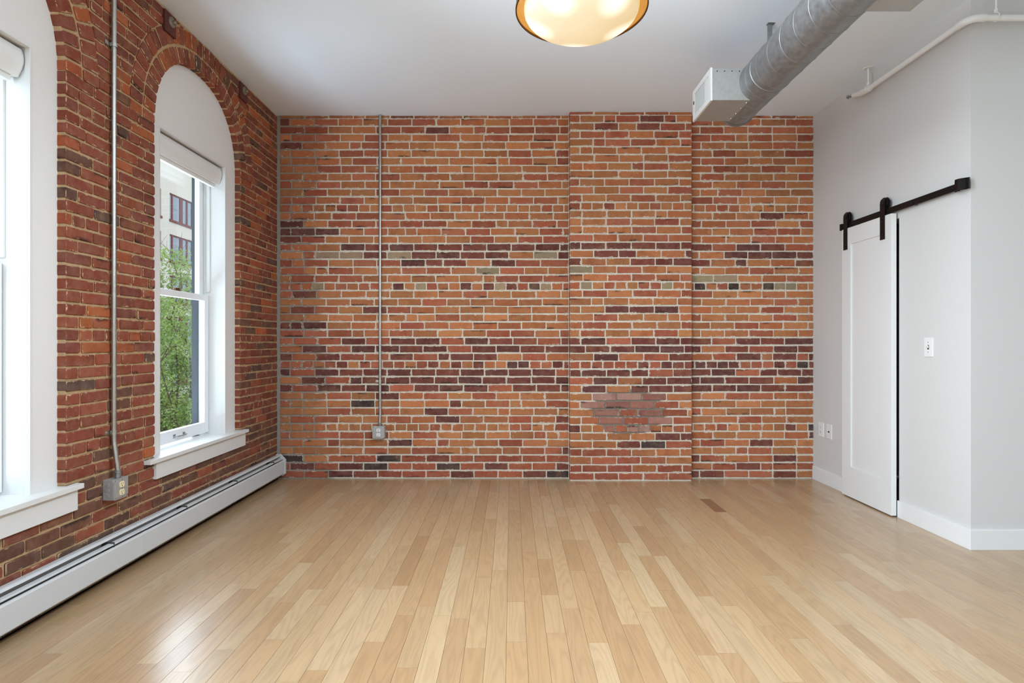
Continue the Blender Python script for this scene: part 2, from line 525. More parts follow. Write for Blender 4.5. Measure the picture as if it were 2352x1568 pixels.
PITCH = 17.96 / 269
def row_z(k):
    return HC + (CY - (280.6 + (k - 1) * 17.96)) / 269
HEAD = {12, 22, 32, 40}
def row_weights(k, x):
    left = x < -1.55
    if k <= 3: return [('T', .42), ('R', .55), ('M', .03)]
    if k <= 13: return [('T', .70), ('R', .292), ('M', .008)]
    if k <= 16: return [('T', .66), ('R', .33), ('M', .01)] if not left else [('M', .5), ('R', .4), ('T', .1)]
    if k <= 19:
        if left: return [('T', .6), ('R', .3), ('G', .1)]
        return {17: [('M', .9), ('R', .1)], 18: [('M', .74), ('G', .1), ('T', .16)], 19: [('M', .6), ('T', .28), ('R', .12)]}[k]
    if k <= 21: return [('T', .58), ('R', .34), ('G', .06), ('K', .02)]
    if k == 22: return [('T', .42), ('R', .22), ('G', .16), ('M', .12), ('K', .08)]
    if k <= 28: return [('T', .72), ('R', .2), ('M', .055), ('K', .01)] if not (x < -1.6) else [('M', .4), ('T', .3), ('R', .3)]
    if k <= 35:
        if x < -1.7: return [('R', .5), ('T', .3), ('M', .2)]
        return {31: [('M', .55), ('R', .3), ('T', .15)], 32: [('M', .5), ('R', .36), ('K', .07), ('T', .07)]}.get(k, [('M', .78), ('R', .18), ('T', .04)])
    if k <= 40: return [('T', .66), ('R', .24), ('M', .05), ('K', .01)]
    if k <= 43: return [('T', .5), ('R', .39), ('M', .09), ('K', .02)]
    return [('R', .5), ('M', .22), ('T', .21), ('K', .07)]

def lay(rg, a, b, L, jt, phase, header):
    """brick spans along [a, b]"""
    out = []
    unit = L * .47 if header else L
    x = a - unit * phase
    while x < b - 0.004:
        l = unit * rg.uniform(.97, 1.03)
        if not header and rg.random() < .06: l = L * rg.choice((.48, .5, .72))
        s0, s1 = max(x, a), min(x + l - jt, b)
        if b - (x + l) < 0.03: s1 = b
        if s1 - s0 > 0.022: out.append((s0, s1))
        elif not out: x = a - l
        x += l
        if s1 == b: break
    return out

def lay_back(P, a, b, y, rg, shift):
    for k in range(0, 47):
        z = row_z(k) if k else H - 0.013
        hh = (PITCH - 0.0125) if k else 0.02
        hd = k in HEAD
        ph = (0.5 if (k + shift) % 2 else 0.0) + rg.uniform(-.07, .07) + 0.02
        for s0, s1 in lay(rg, a, b, 0.2075, 0.0105, ph % 1.0, hd):
            xm, L = (s0 + s1) / 2, s1 - s0
            wts = row_weights(k, xm)
            gain = 1.0
            if P is pc and ((xm - 0.98) / .33) ** 2 + ((z - .58) / .19) ** 2 < 1.0 and k < 42:
                wts = [('P', .8), ('R', .2)]
            P.add(frame_back(xm + rg.uniform(-.001, .001), z + rg.uniform(-.0015, .0015), y + rg.uniform(-.0015, .0015), rg.uniform(-.006, .006)),
                  L, hh * rg.uniform(.96, 1.03), pick(rg, wts, gain))

rg = random.Random(21)
pb = Pieces(wb, M['brick_back'], M['brick_back_s'], 0.03, 0.197, PITCH - 0.0125)
pc = Pieces(wc, M['brick_back'], M['brick_back_s'], 0.07, 0.197, PITCH - 0.0125)
lay_back(pb, -1.975, 0.485, D, rg, 0)
lay_back(pb, 1.516, XR - 0.004, D, rg, 1)
lay_back(pc, 0.489, 1.515, YC - 0.006, rg, 0)
pb.finish(); pc.finish()

# left wall with arched window openings
AR_A, AR_Z, AR_B, AR_N = 0.507, 2.38, 0.52, 2.25
ZS = 0.50
XM = XL + 0.007
def arch_z(t, o=0.0):
    t = min(1, abs(t) / (AR_A + o))
    return AR_Z + (AR_B + o) * (1 - t ** AR_N) ** (1 / AR_N)
def arch_w(z, o=0.0):
    if z <= AR_Z: return AR_A + o
    t = (z - AR_Z) / (AR_B + o)
    if t >= 1: return 0
    return (AR_A + o) * (1 - t ** AR_N) ** (1 / AR_N)
wl_m = MB()
edges = [-3.6]
seg = 28
for c in reversed(WINC):
    edges += [c - AR_A * cos(pi * i / seg) for i in range(seg + 1)]
edges.append(D + 0.3)
def win_at(a, b):
    m = (a + b) / 2
    for c in WINC:
        if abs(m - c) < AR_A: return c
    return None
for a, b in zip(edges[:-1], edges[1:]):
    c = win_at(a, b)
    def q(z0a, z1a, z0b, z1b):
        wl_m.add([(-XM, a, z0a), (-XM, b, z0b), (-XM, b, z1b), (-XM, a, z1a), (-2.30, a, z0a), (-2.30, b, z0b), (-2.30, b, z1b), (-2.30, a, z1a)],
                 [(0, 1, 2, 3), (7, 6, 5, 4), (0, 4, 5, 1), (3, 2, 6, 7), (0, 3, 7, 4), (1, 5, 6, 2)])
    if c is None:
        q(0, H, 0, H)
    else:
        q(0, ZS, 0, ZS)
        q(arch_z(a - c), H, arch_z(b - c), H)
wl = tag(wl_m.build('wall_left', M['mortar_left']), 'dark red brick window wall with tan mortar and two arched openings', 'brick wall', kind='structure')

LP = 0.0583
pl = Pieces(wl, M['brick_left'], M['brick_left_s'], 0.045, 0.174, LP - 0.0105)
rg = random.Random(4)
RO = 0.205
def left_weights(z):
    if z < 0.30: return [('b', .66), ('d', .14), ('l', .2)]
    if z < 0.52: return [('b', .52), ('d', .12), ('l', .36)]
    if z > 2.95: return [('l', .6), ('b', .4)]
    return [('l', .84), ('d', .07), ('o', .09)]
for k in range(0, 54):
    z0 = k * LP; z = z0 + LP / 2
    if z > H - 0.01: continue
    zz1 = min(z0 + LP - 0.005, H - 0.004)
    hd = k % 9 == 2 and k > 9
    # spans free of openings at this course
    spans = []
    cur = 1.15
    for c in (WINC[1], WINC[0]):
        lo = z0 + 0.003; hi = zz1
        if hi < ZS - 0.02: wmax0 = wmax1 = None
        elif lo < AR_Z - 0.02: wmax0 = wmax1 = AR_A - 0.003
        else:
            wmax0, wmax1 = arch_w(lo, RO), arch_w(hi, RO)
        if wmax0 is None or wmax0 <= 0.02: continue
        spans.append((cur, c - wmax0, c - wmax1 if wmax1 is not None else c))
        cur = c + wmax0; nxt = (c, wmax0, wmax1)
        spans.append(('gap', c + wmax0, c + wmax1))
    flat = []
    a0, a1 = 1.15, 1.15
    for s in spans:
        if s[0] == 'gap': a0, a1 = s[1], s[2]
        else: flat.append((a0, a1, s[1], s[2]))
    flat.append((a0, a1, D - 0.002, D - 0.002))
    for (l0, l1, r0, r1) in flat:
        a, b = min(l0, l1), max(r0, r1)
        if b - a < 0.03: continue
        ph = (0.5 if k % 2 else 0.0) + rg.uniform(-.06, .06) + .03
        for s0, s1 in lay(rg, a, b, 0.183, 0.009, ph % 1.0, hd):
            d = (s0 + s1) / 2; L = s1 - s0
            h0, h1 = z0 + 0.005, min(zz1, z0 + LP - 0.005)
            hh = (h1 - h0) * rg.uniform(.96, 1.03)
            quad = None
            bl_, br_ = s0 == a and abs(l0 - l1) > 1e-4, s1 == b and abs(r0 - r1) > 1e-4
            def edge_l(zv): return l0 + (l1 - l0) * (zv - z0) / LP
            def edge_r(zv): return r0 + (r1 - r0) * (zv - z0) / LP
            xs = [max(s0, edge_l(h0)), min(s1, edge_r(h0)), min(s1, edge_r(h1)), max(s0, edge_l(h1))]
            if xs[0] > s0 + 1e-4 or xs[1] < s1 - 1e-4 or xs[2] < s1 - 1e-4 or xs[3] > s0 + 1e-4:
                if xs[1] - xs[0] < 0.006 and xs[2] - xs[3] < 0.006: continue
                xs[1] = max(xs[1], xs[0] + 0.003); xs[3] = min(xs[3], xs[2] - 0.003)
                quad = [(xs[0] - d, -hh / 2), (xs[1] - d, -hh / 2), (xs[2] - d, hh / 2), (xs[3] - d, hh / 2)]
            zc = (h0 + h1) / 2
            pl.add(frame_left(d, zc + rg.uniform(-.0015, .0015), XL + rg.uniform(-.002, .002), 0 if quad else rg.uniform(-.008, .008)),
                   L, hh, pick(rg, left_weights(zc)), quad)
# two rings of voussoirs round each arch
for c in (WINC[1], WINC[0]):
    for ring, o in ((0, 0.0), (1, 0.103)):
        N = 400
        pts = []
        for i in range(N + 1):
            th = pi * i / N
            ct, st = cos(th), sin(th)
            pts.append(((AR_A + o) * math.copysign(abs(ct) ** (2 / AR_N), ct), AR_Z + (AR_B + o) * abs(st) ** (2 / AR_N)))
        s = [0]
        for p, q_ in zip(pts[:-1], pts[1:]): s.append(s[-1] + math.hypot(q_[0] - p[0], q_[1] - p[1]))
        n = round(s[-1] / (0.060 if ring == 0 else 0.066))
        j = 0
        for i in range(n):
            def at(v):
                k2 = min(range(len(s)), key=lambda t_: abs(s[t_] - v))
                return pts[k2]
            g = s[-1] / n
            p0 = at(i * g + .005); p1 = at((i + 1) * g - .005)
            tx, tz = p1[0] - p0[0], p1[1] - p0[1]
            l = math.hypot(tx, tz); tx /= l; tz /= l
            nx, nz = tz, -tx                   # outward
            mx, mz = (p0[0] + p1[0]) / 2, (p0[1] + p1[1]) / 2
            if nx * mx + nz * (mz - AR_Z) < 0: nx, nz = -nx, -nz
            Lr = 0.096 - (0.003 if ring == 0 else 0)
            cx_, cz_ = mx + nx * (Lr / 2 - (0.003 if ring == 0 else -0.001)), mz + nz * (Lr / 2 - (0.003 if ring == 0 else -0.001))
            if mz + nz * Lr > H - 0.006:
                Lr2 = (H - 0.008 - mz) / max(nz, .2)
                if Lr2 < 0.02: continue
                Lr = Lr2; cx_, cz_ = mx + nx * Lr / 2, mz + nz * Lr / 2
            hw0 = l / 2; hw1 = hw0 * (1 + (Lr / 0.62 if ring == 0 else Lr / .8))
            ang = math.atan2(nz, nx)
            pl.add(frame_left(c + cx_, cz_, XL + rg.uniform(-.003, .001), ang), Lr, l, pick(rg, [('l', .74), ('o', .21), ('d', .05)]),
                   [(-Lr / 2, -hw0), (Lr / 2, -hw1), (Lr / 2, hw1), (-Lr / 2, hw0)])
pl.finish()

# white partition on the right with a doorway, its near corner turning to face the camera
YN = F * XR / 1055
DO0, DO1, DOZ = 3.787, 4.34, 1.99
wr_m = MB()
wr_m.box(XR, XR + 0.12, YN, DO0, 0, H).box(XR, XR + 0.12, DO1, D + 0.1, 0, H).box(XR, XR + 0.12, DO0, DO1, DOZ, H)
wr_m.box(XR + 0.12, 6.2, YN, YN + 0.12, 0, H)
wr_m.box(XR + 0.12, 3.9, D + 0.1, D + 0.2, 0, H).box(3.9, 4.0, YN + 0.12, D + 0.2, 0, H)
wr = tag(wr_m.build('wall_right', M['wall']), 'plain white wall with the doorway, turning a corner towards the camera', 'wall', kind='structure')
tag(MB().box(-2.3, 6.2, -3.75, -3.6, 0, H).build('wall_rear', M['wall']), 'white wall closing the room behind the camera', 'wall', kind='structure')
tag(MB().box(6.2, 6.35, -3.6, YN + 0.12, 0, H).build('wall_far_right', M['wall']), 'white wall at the far right side of the room', 'wall', kind='structure')

BBH, BBT = 0.112, 0.014
def bb(prof_x):
    return prof_x
bm_ = MB().prism([(XR - BBT, YN - BBT), (6.2, YN - BBT), (6.2, YN + .002), (XR + .002, YN + .002), (XR + .002, DO0 - .001), (XR - BBT, DO0 - .001)], 0, BBH, 'z')
tag(bm_.build('baseboard_right', M['trim'], bev=0.002), 'white baseboard along the wall corner right of the sliding door', 'baseboard', kind='structure')
tag(MB().box(XR - BBT, XR + 0.002, DO1, D - 0.001, 0, BBH).build('baseboard_back', M['trim'], bev=0.002), 'short white baseboard between sliding door and brick wall', 'baseboard', kind='structure')

# ------------------------------------------------------------------ floor planks
PW = 0.0788
plank_meshes = []
def plank_mesh(L):
    b, g = 0.0005, 0.0004
    x, y = PW / 2 - g, L / 2 - g
    vs = [(-x, -y, -.018), (x, -y, -.018), (x, y, -.018), (-x, y, -.018), (-x, -y, -b), (x, -y, -b), (x, y, -b), (-x, y, -b),
          (-x + b, -y, 0), (x - b, -y, 0), (x - b, y, 0), (-x + b, y, 0)]
    fs = []
    for i in range(4):
        j = (i + 1) % 4
        fs += [(i, j, 4 + j, 4 + i), (4 + i, 4 + j, 8 + j, 8 + i)]
    fs.append((8, 9, 10, 11))
    return vs, fs
WOOD = [(210, 173, 128), (207, 168, 122), (213, 178, 134), (203, 163, 117), (208, 171, 126), (201, 160, 115), (214, 181, 139), (205, 166, 121)]
WG = 0.66
special = [(1.41, 3.90, 4.23, (150, 104, 66)), (-0.27, 2.42, 3.24, (215, 183, 140)), (-0.50, 2.72, 3.42, (194, 153, 108)), (0.30, 2.9, 3.35, (195, 155, 110)),
           (-1.05, 2.6, 3.0, (215, 184, 141)), (0.62, 2.5, 3.3, (216, 186, 142)), (0.14, 2.62, 3.05, (194, 154, 110)), (1.02, 3.3, 4.0, (214, 182, 140)), (0.78, 3.1, 3.6, (195, 154, 111))]
recs = []
rg = random.Random(11)
x = -1.99
while x < 6.1:
    y = -3.55 - rg.uniform(0, .6)
    sp = sorted([s for s in special if abs(s[0] - x - PW / 2) <= PW / 2], key=lambda s: s[1])
    while y < D:
        l = rg.choice((.35, .45, .55, .65, .75, .9, 1.05, 1.2, 1.35)) * rg.uniform(.94, 1.06)
        c = rg.choice(WOOD); f = rg.uniform(.95, 1.045) * WG
        if sp and y + l > sp[0][1] - 0.12:
            if y < sp[0][1] - 0.2: l = sp[0][1] - y
            else:
                l = max(.3, sp[0][2] - y); c = sp[0][3]; f = WG; sp.pop(0)
        y1 = min(y + l, D + 0.003)
        if D - y1 < .06: y1 = D + .003; l = y1 - y + .01
        if y1 - y > .06:
            recs.append((x + PW / 2, y, y1, tuple(v * f for v in lin(c))))
        y += l
    x += PW
def plank_area(r):
    xm, y0, y1, c = r
    ya = max(y0, 1.9)
    if y1 <= 1.95: return 0
    x0p = CX + F * xm / ((ya + y1) / 2)
    if x0p < -40 or x0p > 2400: return 0
    if xm > XR and y0 > YN: return 0
    return PW * HC * F * F * .5 * (1 / ya ** 2 - 1 / y1 ** 2)
recs.sort(key=lambda r: -plank_area(r))
pm = {}
V, Fc, BL, BH, CO = [], [], [], [], []
for n, (xm, y0, y1, c) in enumerate(recs):
    L = y1 - y0; ym = (y0 + y1) / 2
    if n < 300:
        key = max(1, round(L * 20))
        if key not in pm:
            me = bpy.data.meshes.new('plank')
            me.from_pydata(*(lambda a: (a[0], [], a[1]))(plank_mesh(key / 20)))
            me.materials.append(M['wood'])
            pm[key] = me
        o = link('plank', pm[key], fl)
        o.location = (xm, ym, 0); o.scale = (1, L / (key / 20), 1); o.color = (*c, 1)
    else:
        vs, fs = plank_mesh(L); b = len(V); rr = rg.random()
        V += [(v[0] + xm, v[1] + ym, v[2]) for v in vs]; Fc += [tuple(k + b for k in f) for f in fs]
        BL += [(v[0], v[1], 0) for v in vs]; BH += [(PW / 2, L / 2, rr)] * len(vs); CO += [(*c, 1)] * len(vs)
me = bpy.data.meshes.new('small_planks'); me.from_pydata(V, [], Fc); set_attrs(me, BL, BH, CO); me.materials.append(M['wood_s'])
link('small_planks', me, fl)['kind'] = 'stuff'

# ------------------------------------------------------------------ windows
XP = 2.042                       # plaster face inside the arch
OW0, OW1, OZ = -0.396, 0.361, 2.413      # clear opening relative to the arch centre
XS = 2.157
def build_window(name, c, label):
    r = empty(name, (-XS, c, ZS), label, 'window', 'arched sash windows', 'structure')
    # plaster tympanum with a rectangular opening
    m = MB()
    ao = 0.012
    zb = ZS + 0.002
    g = .004
    col = sorted(set([-(AR_A + ao) * cos(pi * i / 40) for i in range(41)] + [OW0 - g, OW1 + g]))
    for a, b in zip(col[:-1], col[1:]):
        za, zb2 = arch_z(a, ao), arch_z(b, ao)
        bot = OZ + g if OW0 - g < (a + b) / 2 < OW1 + g else zb
        m.add([(-XP, c + a, bot), (-XP, c + b, bot), (-XP, c + b, zb2), (-XP, c + a, za), (-XP - .03, c + a, bot), (-XP - .03, c + b, bot), (-XP - .03, c + b, zb2), (-XP - .03, c + a, za)],
              [(0, 1, 2, 3), (7, 6, 5, 4), (0, 4, 5, 1), (3, 2, 6, 7), (0, 3, 7, 4), (1, 5, 6, 2)])
    m.build('plaster_panel', M['plaster'], r)
    # jamb box with a bead at its front edge
    y0, y1 = c + OW0, c + OW1
    f = MB()
    zt = OZ
    for a, b in ((y0 - .03, y0), (y1, y1 + .03)):
        f.box(-XP - .002, -2.262, a, b, ZS, zt + .03)
    f.box(-XP - .002, -2.262, y0, y1, zt, zt + .03)
    f.build('jamb', M['trim'], r)
    f = MB()
    t = .004
    k = .007
    f.box(-XP + .003, -2.062, y0 - k, y0 + t, ZS, zt + k).box(-XP + .003, -2.062, y1 - t, y1 + k, ZS, zt + k).box(-XP + .003, -2.062, y0 + t, y1 - t, zt - t, zt + k)
    f.build('casing_bead', M['trim'], r, bev=.0012)
    g = MB()
    g.box(-XS - .012, -XS + .012 - .002, y0, y0 + .011, 1.52, zt).box(-XS - .012, -XS + .010, y1 - .011, y1, 1.52, zt).box(-XS - .012, -XS + .010, y0 + .011, y1 - .011, zt - .02, zt)
    g.build('stop', M['trim'], r, bev=.001)
    # sashes
    def sash(nm, X0, X1, za, zb_, bot, top, st):
        ins = .004
        a, b = y0 + ins, y1 - ins
        s = empty(nm, (-(X0 + X1) / 2, c, za), None, None)
        del_ = s
        s.parent = r; s.matrix_parent_inverse = r.matrix_basis.inverted()
        for (p, q_) in ((a, a + st), (b - st, b)):
            MB().box(-X0, -X1, p, q_, za, zb_).build('stile', M['vinyl'], s, bev=.003)
        MB().box(-X0, -X1, a + st, b - st, za, za + bot).build('rail', M['vinyl'], s, bev=.003)
        MB().box(-X0, -X1, a + st, b - st, zb_ - top, zb_).build('rail', M['vinyl'], s, bev=.003)
        xm = (X0 + X1) / 2
        p0, p1, q0, q1 = a + st - .004, b - st + .004, za + bot - .004, zb_ - top + .004
        MB().add([(-xm, p0, q0), (-xm, p1, q0), (-xm, p1, q1), (-xm, p0, q1)], [(0, 1, 2, 3)]).build('pane', M['glass'], s)
        return s
    lo = sash('lower_sash', XS, XS + .034, .528, 1.497, .075, .041, .052)
    sash('upper_sash', XS + .038, XS + .072, 1.462, zt - .004, .041, .07, .05)
    hd = MB()
    ym = c - 0.005
    zc = .562
    hd.tube([(-XS + .002, ym - .052, zc), (-XS + .022, ym - .05, zc), (-XS + .026, ym - .03, zc), (-XS + .026, ym + .03, zc), (-XS + .022, ym + .05, zc), (-XS + .002, ym + .052, zc)], .0045, 8)
    hd.box(-XS + .003, -XS - .001, ym - .066, ym - .04, zc - .012, zc + .012).box(-XS + .003, -XS - .001, ym + .04, ym + .066, zc - .012, zc + .012)
    hd.build('sash_lift', M['chrome'], lo, smooth=True)
    lk = MB().box(-XS - .004, -XS - .036, ym - .03, ym + .03, 1.497, 1.506).box(-XS - .012, -XS - .026, ym - .012, ym + .035, 1.506, 1.518)
    lk.build('sash_lock', M['bronze'], lo, bev=.002)
    # dark painted trim outside the glass
    e = MB()
    for a, b in ((y0 - .05, y0 + .012), (y1 - .012, y1 + .05)):
        e.box(-2.231, -2.274, a, b, .505, zt + .05)
    e.box(-2.231, -2.274, y0 + .012, y1 - .012, zt - .012, zt + .05).box(-2.2, -2.36, y0 - .05, y1 + .05, .44, .505)
    e.build('exterior_trim', M['slate'], r, bev=.002)
    # inside sill (stool) with horns, apron under it
    st = MB().prism([(-1.965, c - .592), (-1.965, c + .565), (-XP - .01, c + .565), (-XP - .01, y1), (-XS - .02, y1), (-XS - .02, y0), (-XP - .01, y0), (-XP - .01, c - .592)], .493, .516, 'z')
    st.build('stool', M['trim'], r, bev=.0025)
    MB().box(-1.984, -XM - .006, c - .515, c + .551, .397, .494).build('apron', M['trim'], r, bev=.0015)
    return r
build_window('window_1', WINC[1], 'arched white sash window cut by the left edge of the photo')
build_window('window_2', WINC[0], 'whole arched white sash window with tree and building behind its panes')

def blind(c, label):
    r = empty('roller_blind', (-2.10, c, 2.34), label, 'roller blind', 'roller blinds at the window heads')
    y0, y1 = c + OW0 + .012, c + OW1 - .010
    prof = [(-2.145, 2.405), (-2.082, 2.405)]
    for i in range(9):
        a = i / 8
        prof.append((-2.080 + .020 * sin(pi * (0.12 + .88 * a)) - .004 * a, 2.400 - .115 * a))
    prof += [(-2.085, 2.281), (-2.145, 2.287)]
    MB().prism(prof, y0 + .004, y1 - .004).build('fascia', M['blind'], r, smooth=True)
    prof2 = [(x_ + (.0015 if x_ > -2.1 else 0), z_) for x_, z_ in prof]
    for a, b in ((y0, y0 + .0035), (y1 - .0035, y1)):
        MB().prism(prof2, a, b).build('end_cap', M['blind'], r)
    MB().box(-2.098, -2.122, y0 + .01, y1 - .02, 2.258, 2.288).build('hem_bar', M['blind'], r, bev=.003)
blind(WINC[1], 'white roller blind cassette at head of window cut by the left photo edge')
blind(WINC[0], 'white roller blind cassette at head of the window showing the tree')

# ------------------------------------------------------------------ sliding barn door
dr = empty('door_1', (2.5475, 4.07, 0.01), 'white single panel sliding barn door hung from a black track', 'sliding door', kind='structure')
FX, BX = 2.530, 2.5645
DY0, DY1, DZ0, DZ1 = 3.790, 4.356, 0.008, 2.022
for a, b in ((DY0, DY0 + .100), (DY1 - .110, DY1)):
    MB().box(FX, BX, a, b, DZ0, DZ1).build('stile', M['trim'], dr, bev=.0012)
MB().box(FX, BX, DY0 + .1, DY1 - .11, DZ0, .236).build('rail', M['trim'], dr, bev=.0012)
MB().box(FX, BX, DY0 + .1, DY1 - .11, 1.898, DZ1).build('rail', M['trim'], dr, bev=.0012)
MB().box(FX + .009, BX - .006, DY0 + .095, DY1 - .105, .23, 1.905).build('panel', M['trim'], dr)
for yc in (3.876, 4.306):
    z0, zt = 1.862, 2.112
    hg = MB()
    path = [(2.524, z0), (2.524, zt)]
    for i in range(1, 9):
        a = pi * i / 8
        path.append((2.5445 - .0205 * cos(a), zt + .034 * sin(a)))
    path.append((2.565, 2.085))
    pr = path + [(x_ + (.005 if i < 2 else (.0048 * cos(pi * (i - 1) / 8) if i < len(path) - 1 else -.0048)), z_ - (0 if i < 2 or i == len(path) - 1 else .005 * sin(pi * (i - 1) / 8))) for i, (x_, z_) in reversed(list(enumerate(path)))]
    hg.prism(pr, yc - .023, yc + .023)
    strap = hg.build('hanger', M['black'], dr)
    MB().lathe([(0, -.009), (.042, -.009), (.042, -.006), (.033, -.002), (.033, .002), (.042, .006), (.042, .009), (0, .009)], (2.5445, yc, 2.106), 24, 'x').build('wheel', M['black'], strap, smooth=True)
    for zb in (1.895, 1.982, 2.106):
        MB().lathe([(0, -.009), (.006, -.008), (.0085, -.004), (.009, .001), (0, .001)], (2.5235, yc - .006, zb), 12, 'x').build('bolt', M['black'], strap, smooth=True)

tk = empty('barn_door_track', (2.545, 3.77, 2.05), 'black flat steel track on the white wall above the sliding door', 'door track')
TY0, TY1 = 3.172, 4.384
MB().box(2.541, 2.549, TY0 + .03, TY1, 2.029, 2.069).build('track_bar', M['black'], tk, bev=.001)
for yb in (3.28, 3.62, 3.93, 4.22):
    MB().lathe([(0, 0), (.011, 0), (.011, .032), (0, .032)], (2.549, yb, 2.045), 12, 'x').build('standoff', M['black'], tk)
    MB().lathe([(0, -.005), (.006, -.004), (.008, 0), (0, 0)], (2.541, yb, 2.049), 10, 'x').build('bolt', M['black'], tk, smooth=True)
def stop(y, sgn):
    t = .005
    p = [(2.541, y + .062 * sgn), (2.541, y + .035 * sgn), (2.515, y + .028 * sgn), (2.515, y + .004 * sgn), (2.549, y - .006 * sgn), (2.549, y - .03 * sgn)]
    q_ = [(a + t, b - t * .6 * sgn) for a, b in reversed(p)]
    MB().prism(p + q_, 2.022, 2.084, 'z').build('end_stop', M['black'], tk, bev=.001)
stop(TY0 + .03, 1)
MB().box(2.535, 2.552, TY1 - .012, TY1 + .014, 2.024, 2.074).build('end_stop', M['black'], tk, bev=.002)

# ------------------------------------------------------------------ wall plates on the white wall
def plate(name, y, z, label, cat, hw=.0365, hh=.0595):
    r = empty(name, (XR - .003, y, z), label, cat)
    MB().box(XR - .006, XR + .001, y - hw, y + hw, z - hh, z + hh).build('cover_plate', M['white_plastic'], r, bev=.003)
    return r
X6 = XR - .006
r = plate('light_switch', 3.515, 1.133, 'single white toggle light switch beside the sliding door', 'light switch')
MB().prism([(X6 - .001, -.006 + 1.133), (X6 - .013, .010 + 1.133), (X6 - .011, .016 + 1.133), (X6, .008 + 1.133), (X6 + .002, -.006 + 1.133)], 3.511, 3.519).build('toggle', M['white_plastic'], r, bev=.001)
MB().box(X6 - .0008, X6 + .001, 3.508, 3.522, 1.119, 1.147).build('toggle_slot', M['slot'], r)
for dz in (-.03, .03):
    MB().lathe([(0, -.0012), (.003, -.001), (.0035, .001)], (X6, 3.515, 1.133 + dz), 10, 'x').build('screw', M['chrome'], r)
r = plate('wall_outlet', 4.733, .439, 'white duplex outlet on white wall, nearest the brick corner', 'outlet')
def receptacle(par, m0, mat, rec='receptacle'):
    """duplex receptacle faces: m0 maps local (right, up, out) to the world"""
    for dz in (-.0195, .0195):
        m = MB()
        n = 20
        pr = []
        for i in range(n):
            a = 2 * pi * i / n
            pr.append((max(-.0168, min(.0168, .0185 * cos(a))), max(-.0140, min(.0140, .0185 * sin(a)))))
        for out in (0.0, .003):
            m.v += [tuple(m0 @ Vector((p[0], p[1] + dz, out))) for p in pr]
        m.f = [tuple(range(n, 2 * n))] + [(i, (i + 1) % n, n + (i + 1) % n, n + i) for i in range(n)]
        o = m.build(rec, mat, par)
        s = MB()
        for (x0, x1, z0, z1) in ((-.0078, -.0052, -.001, .0085), (.0052, .0078, .0005, .0085), (-.0028, .0028, -.0095, -.0045)):
            s.v += [tuple(m0 @ Vector((x, z + dz, .0034))) for x, z in ((x0, z0), (x1, z0), (x1, z1), (x0, z1))]
            k = len(s.v) - 4
            s.f.append((k, k + 1, k + 2, k + 3))
        s.build('slot', M['slot'], o)
mright = Matrix(((0, 0, -1, X6), (-1, 0, 0, 4.733), (0, 1, 0, .439), (0, 0, 0, 1)))
receptacle(r, mright, M['white_plastic'])
r = plate('cable_plate', 4.615, .440, 'white cable jack plate beside the duplex outlet', 'cable outlet')
MB().lathe([(0, -.008), (.0045, -.008), (.0048, 0), (.008, 0), (.008, .002)], (X6, 4.615, .438), 12, 'x').build('jack', M['slot'], r)

# ------------------------------------------------------------------ conduits and boxes
def strap_left(d, z, par, X):
    m = MB().box(-XL - .002, -XL + .003, d - .042, d + .010, z - .010, z + .010)
    m.lathe([(.0145, -.010), (.0155, -.010), (.0155, .010), (.0145, .010)], (-X, d, z), 16, 'z')
    m.lathe([(0, .007), (.006, .006), (.007, .002)], (-XL, d - .030, z), 10, 'x')
    m.build('pipe_strap', M['emt'], par, smooth=True)
XC = XL - .016
dl, bl_d, bl_z = 2.838, 2.834, .437
r = empty('electrical_conduit', (-XC, dl, H), 'steel conduit down the red brick pier between the two windows', 'conduit')
pts = [(-XC, dl, H), (-XC, dl, .74), (-XC, dl, .68), (-XC + .004, dl - .003, .655), (-XC + .018, dl - .004, .56), (-XC + .022, dl - .004, .53), (-XC + .022, dl - .004, .50)]
MB().tube(pts, .0118, 14).build('pipe', M['emt'], r, smooth=True)
for z in (2.643, .715): strap_left(dl, z, r, XC)
MB().lathe([(.0118, .527), (.016, .525), (.016, .512), (.0135, .510), (.0135, .488)], (-XC + .022, dl - .004, 0), 14, 'z').build('connector', M['galv'], r, smooth=True)
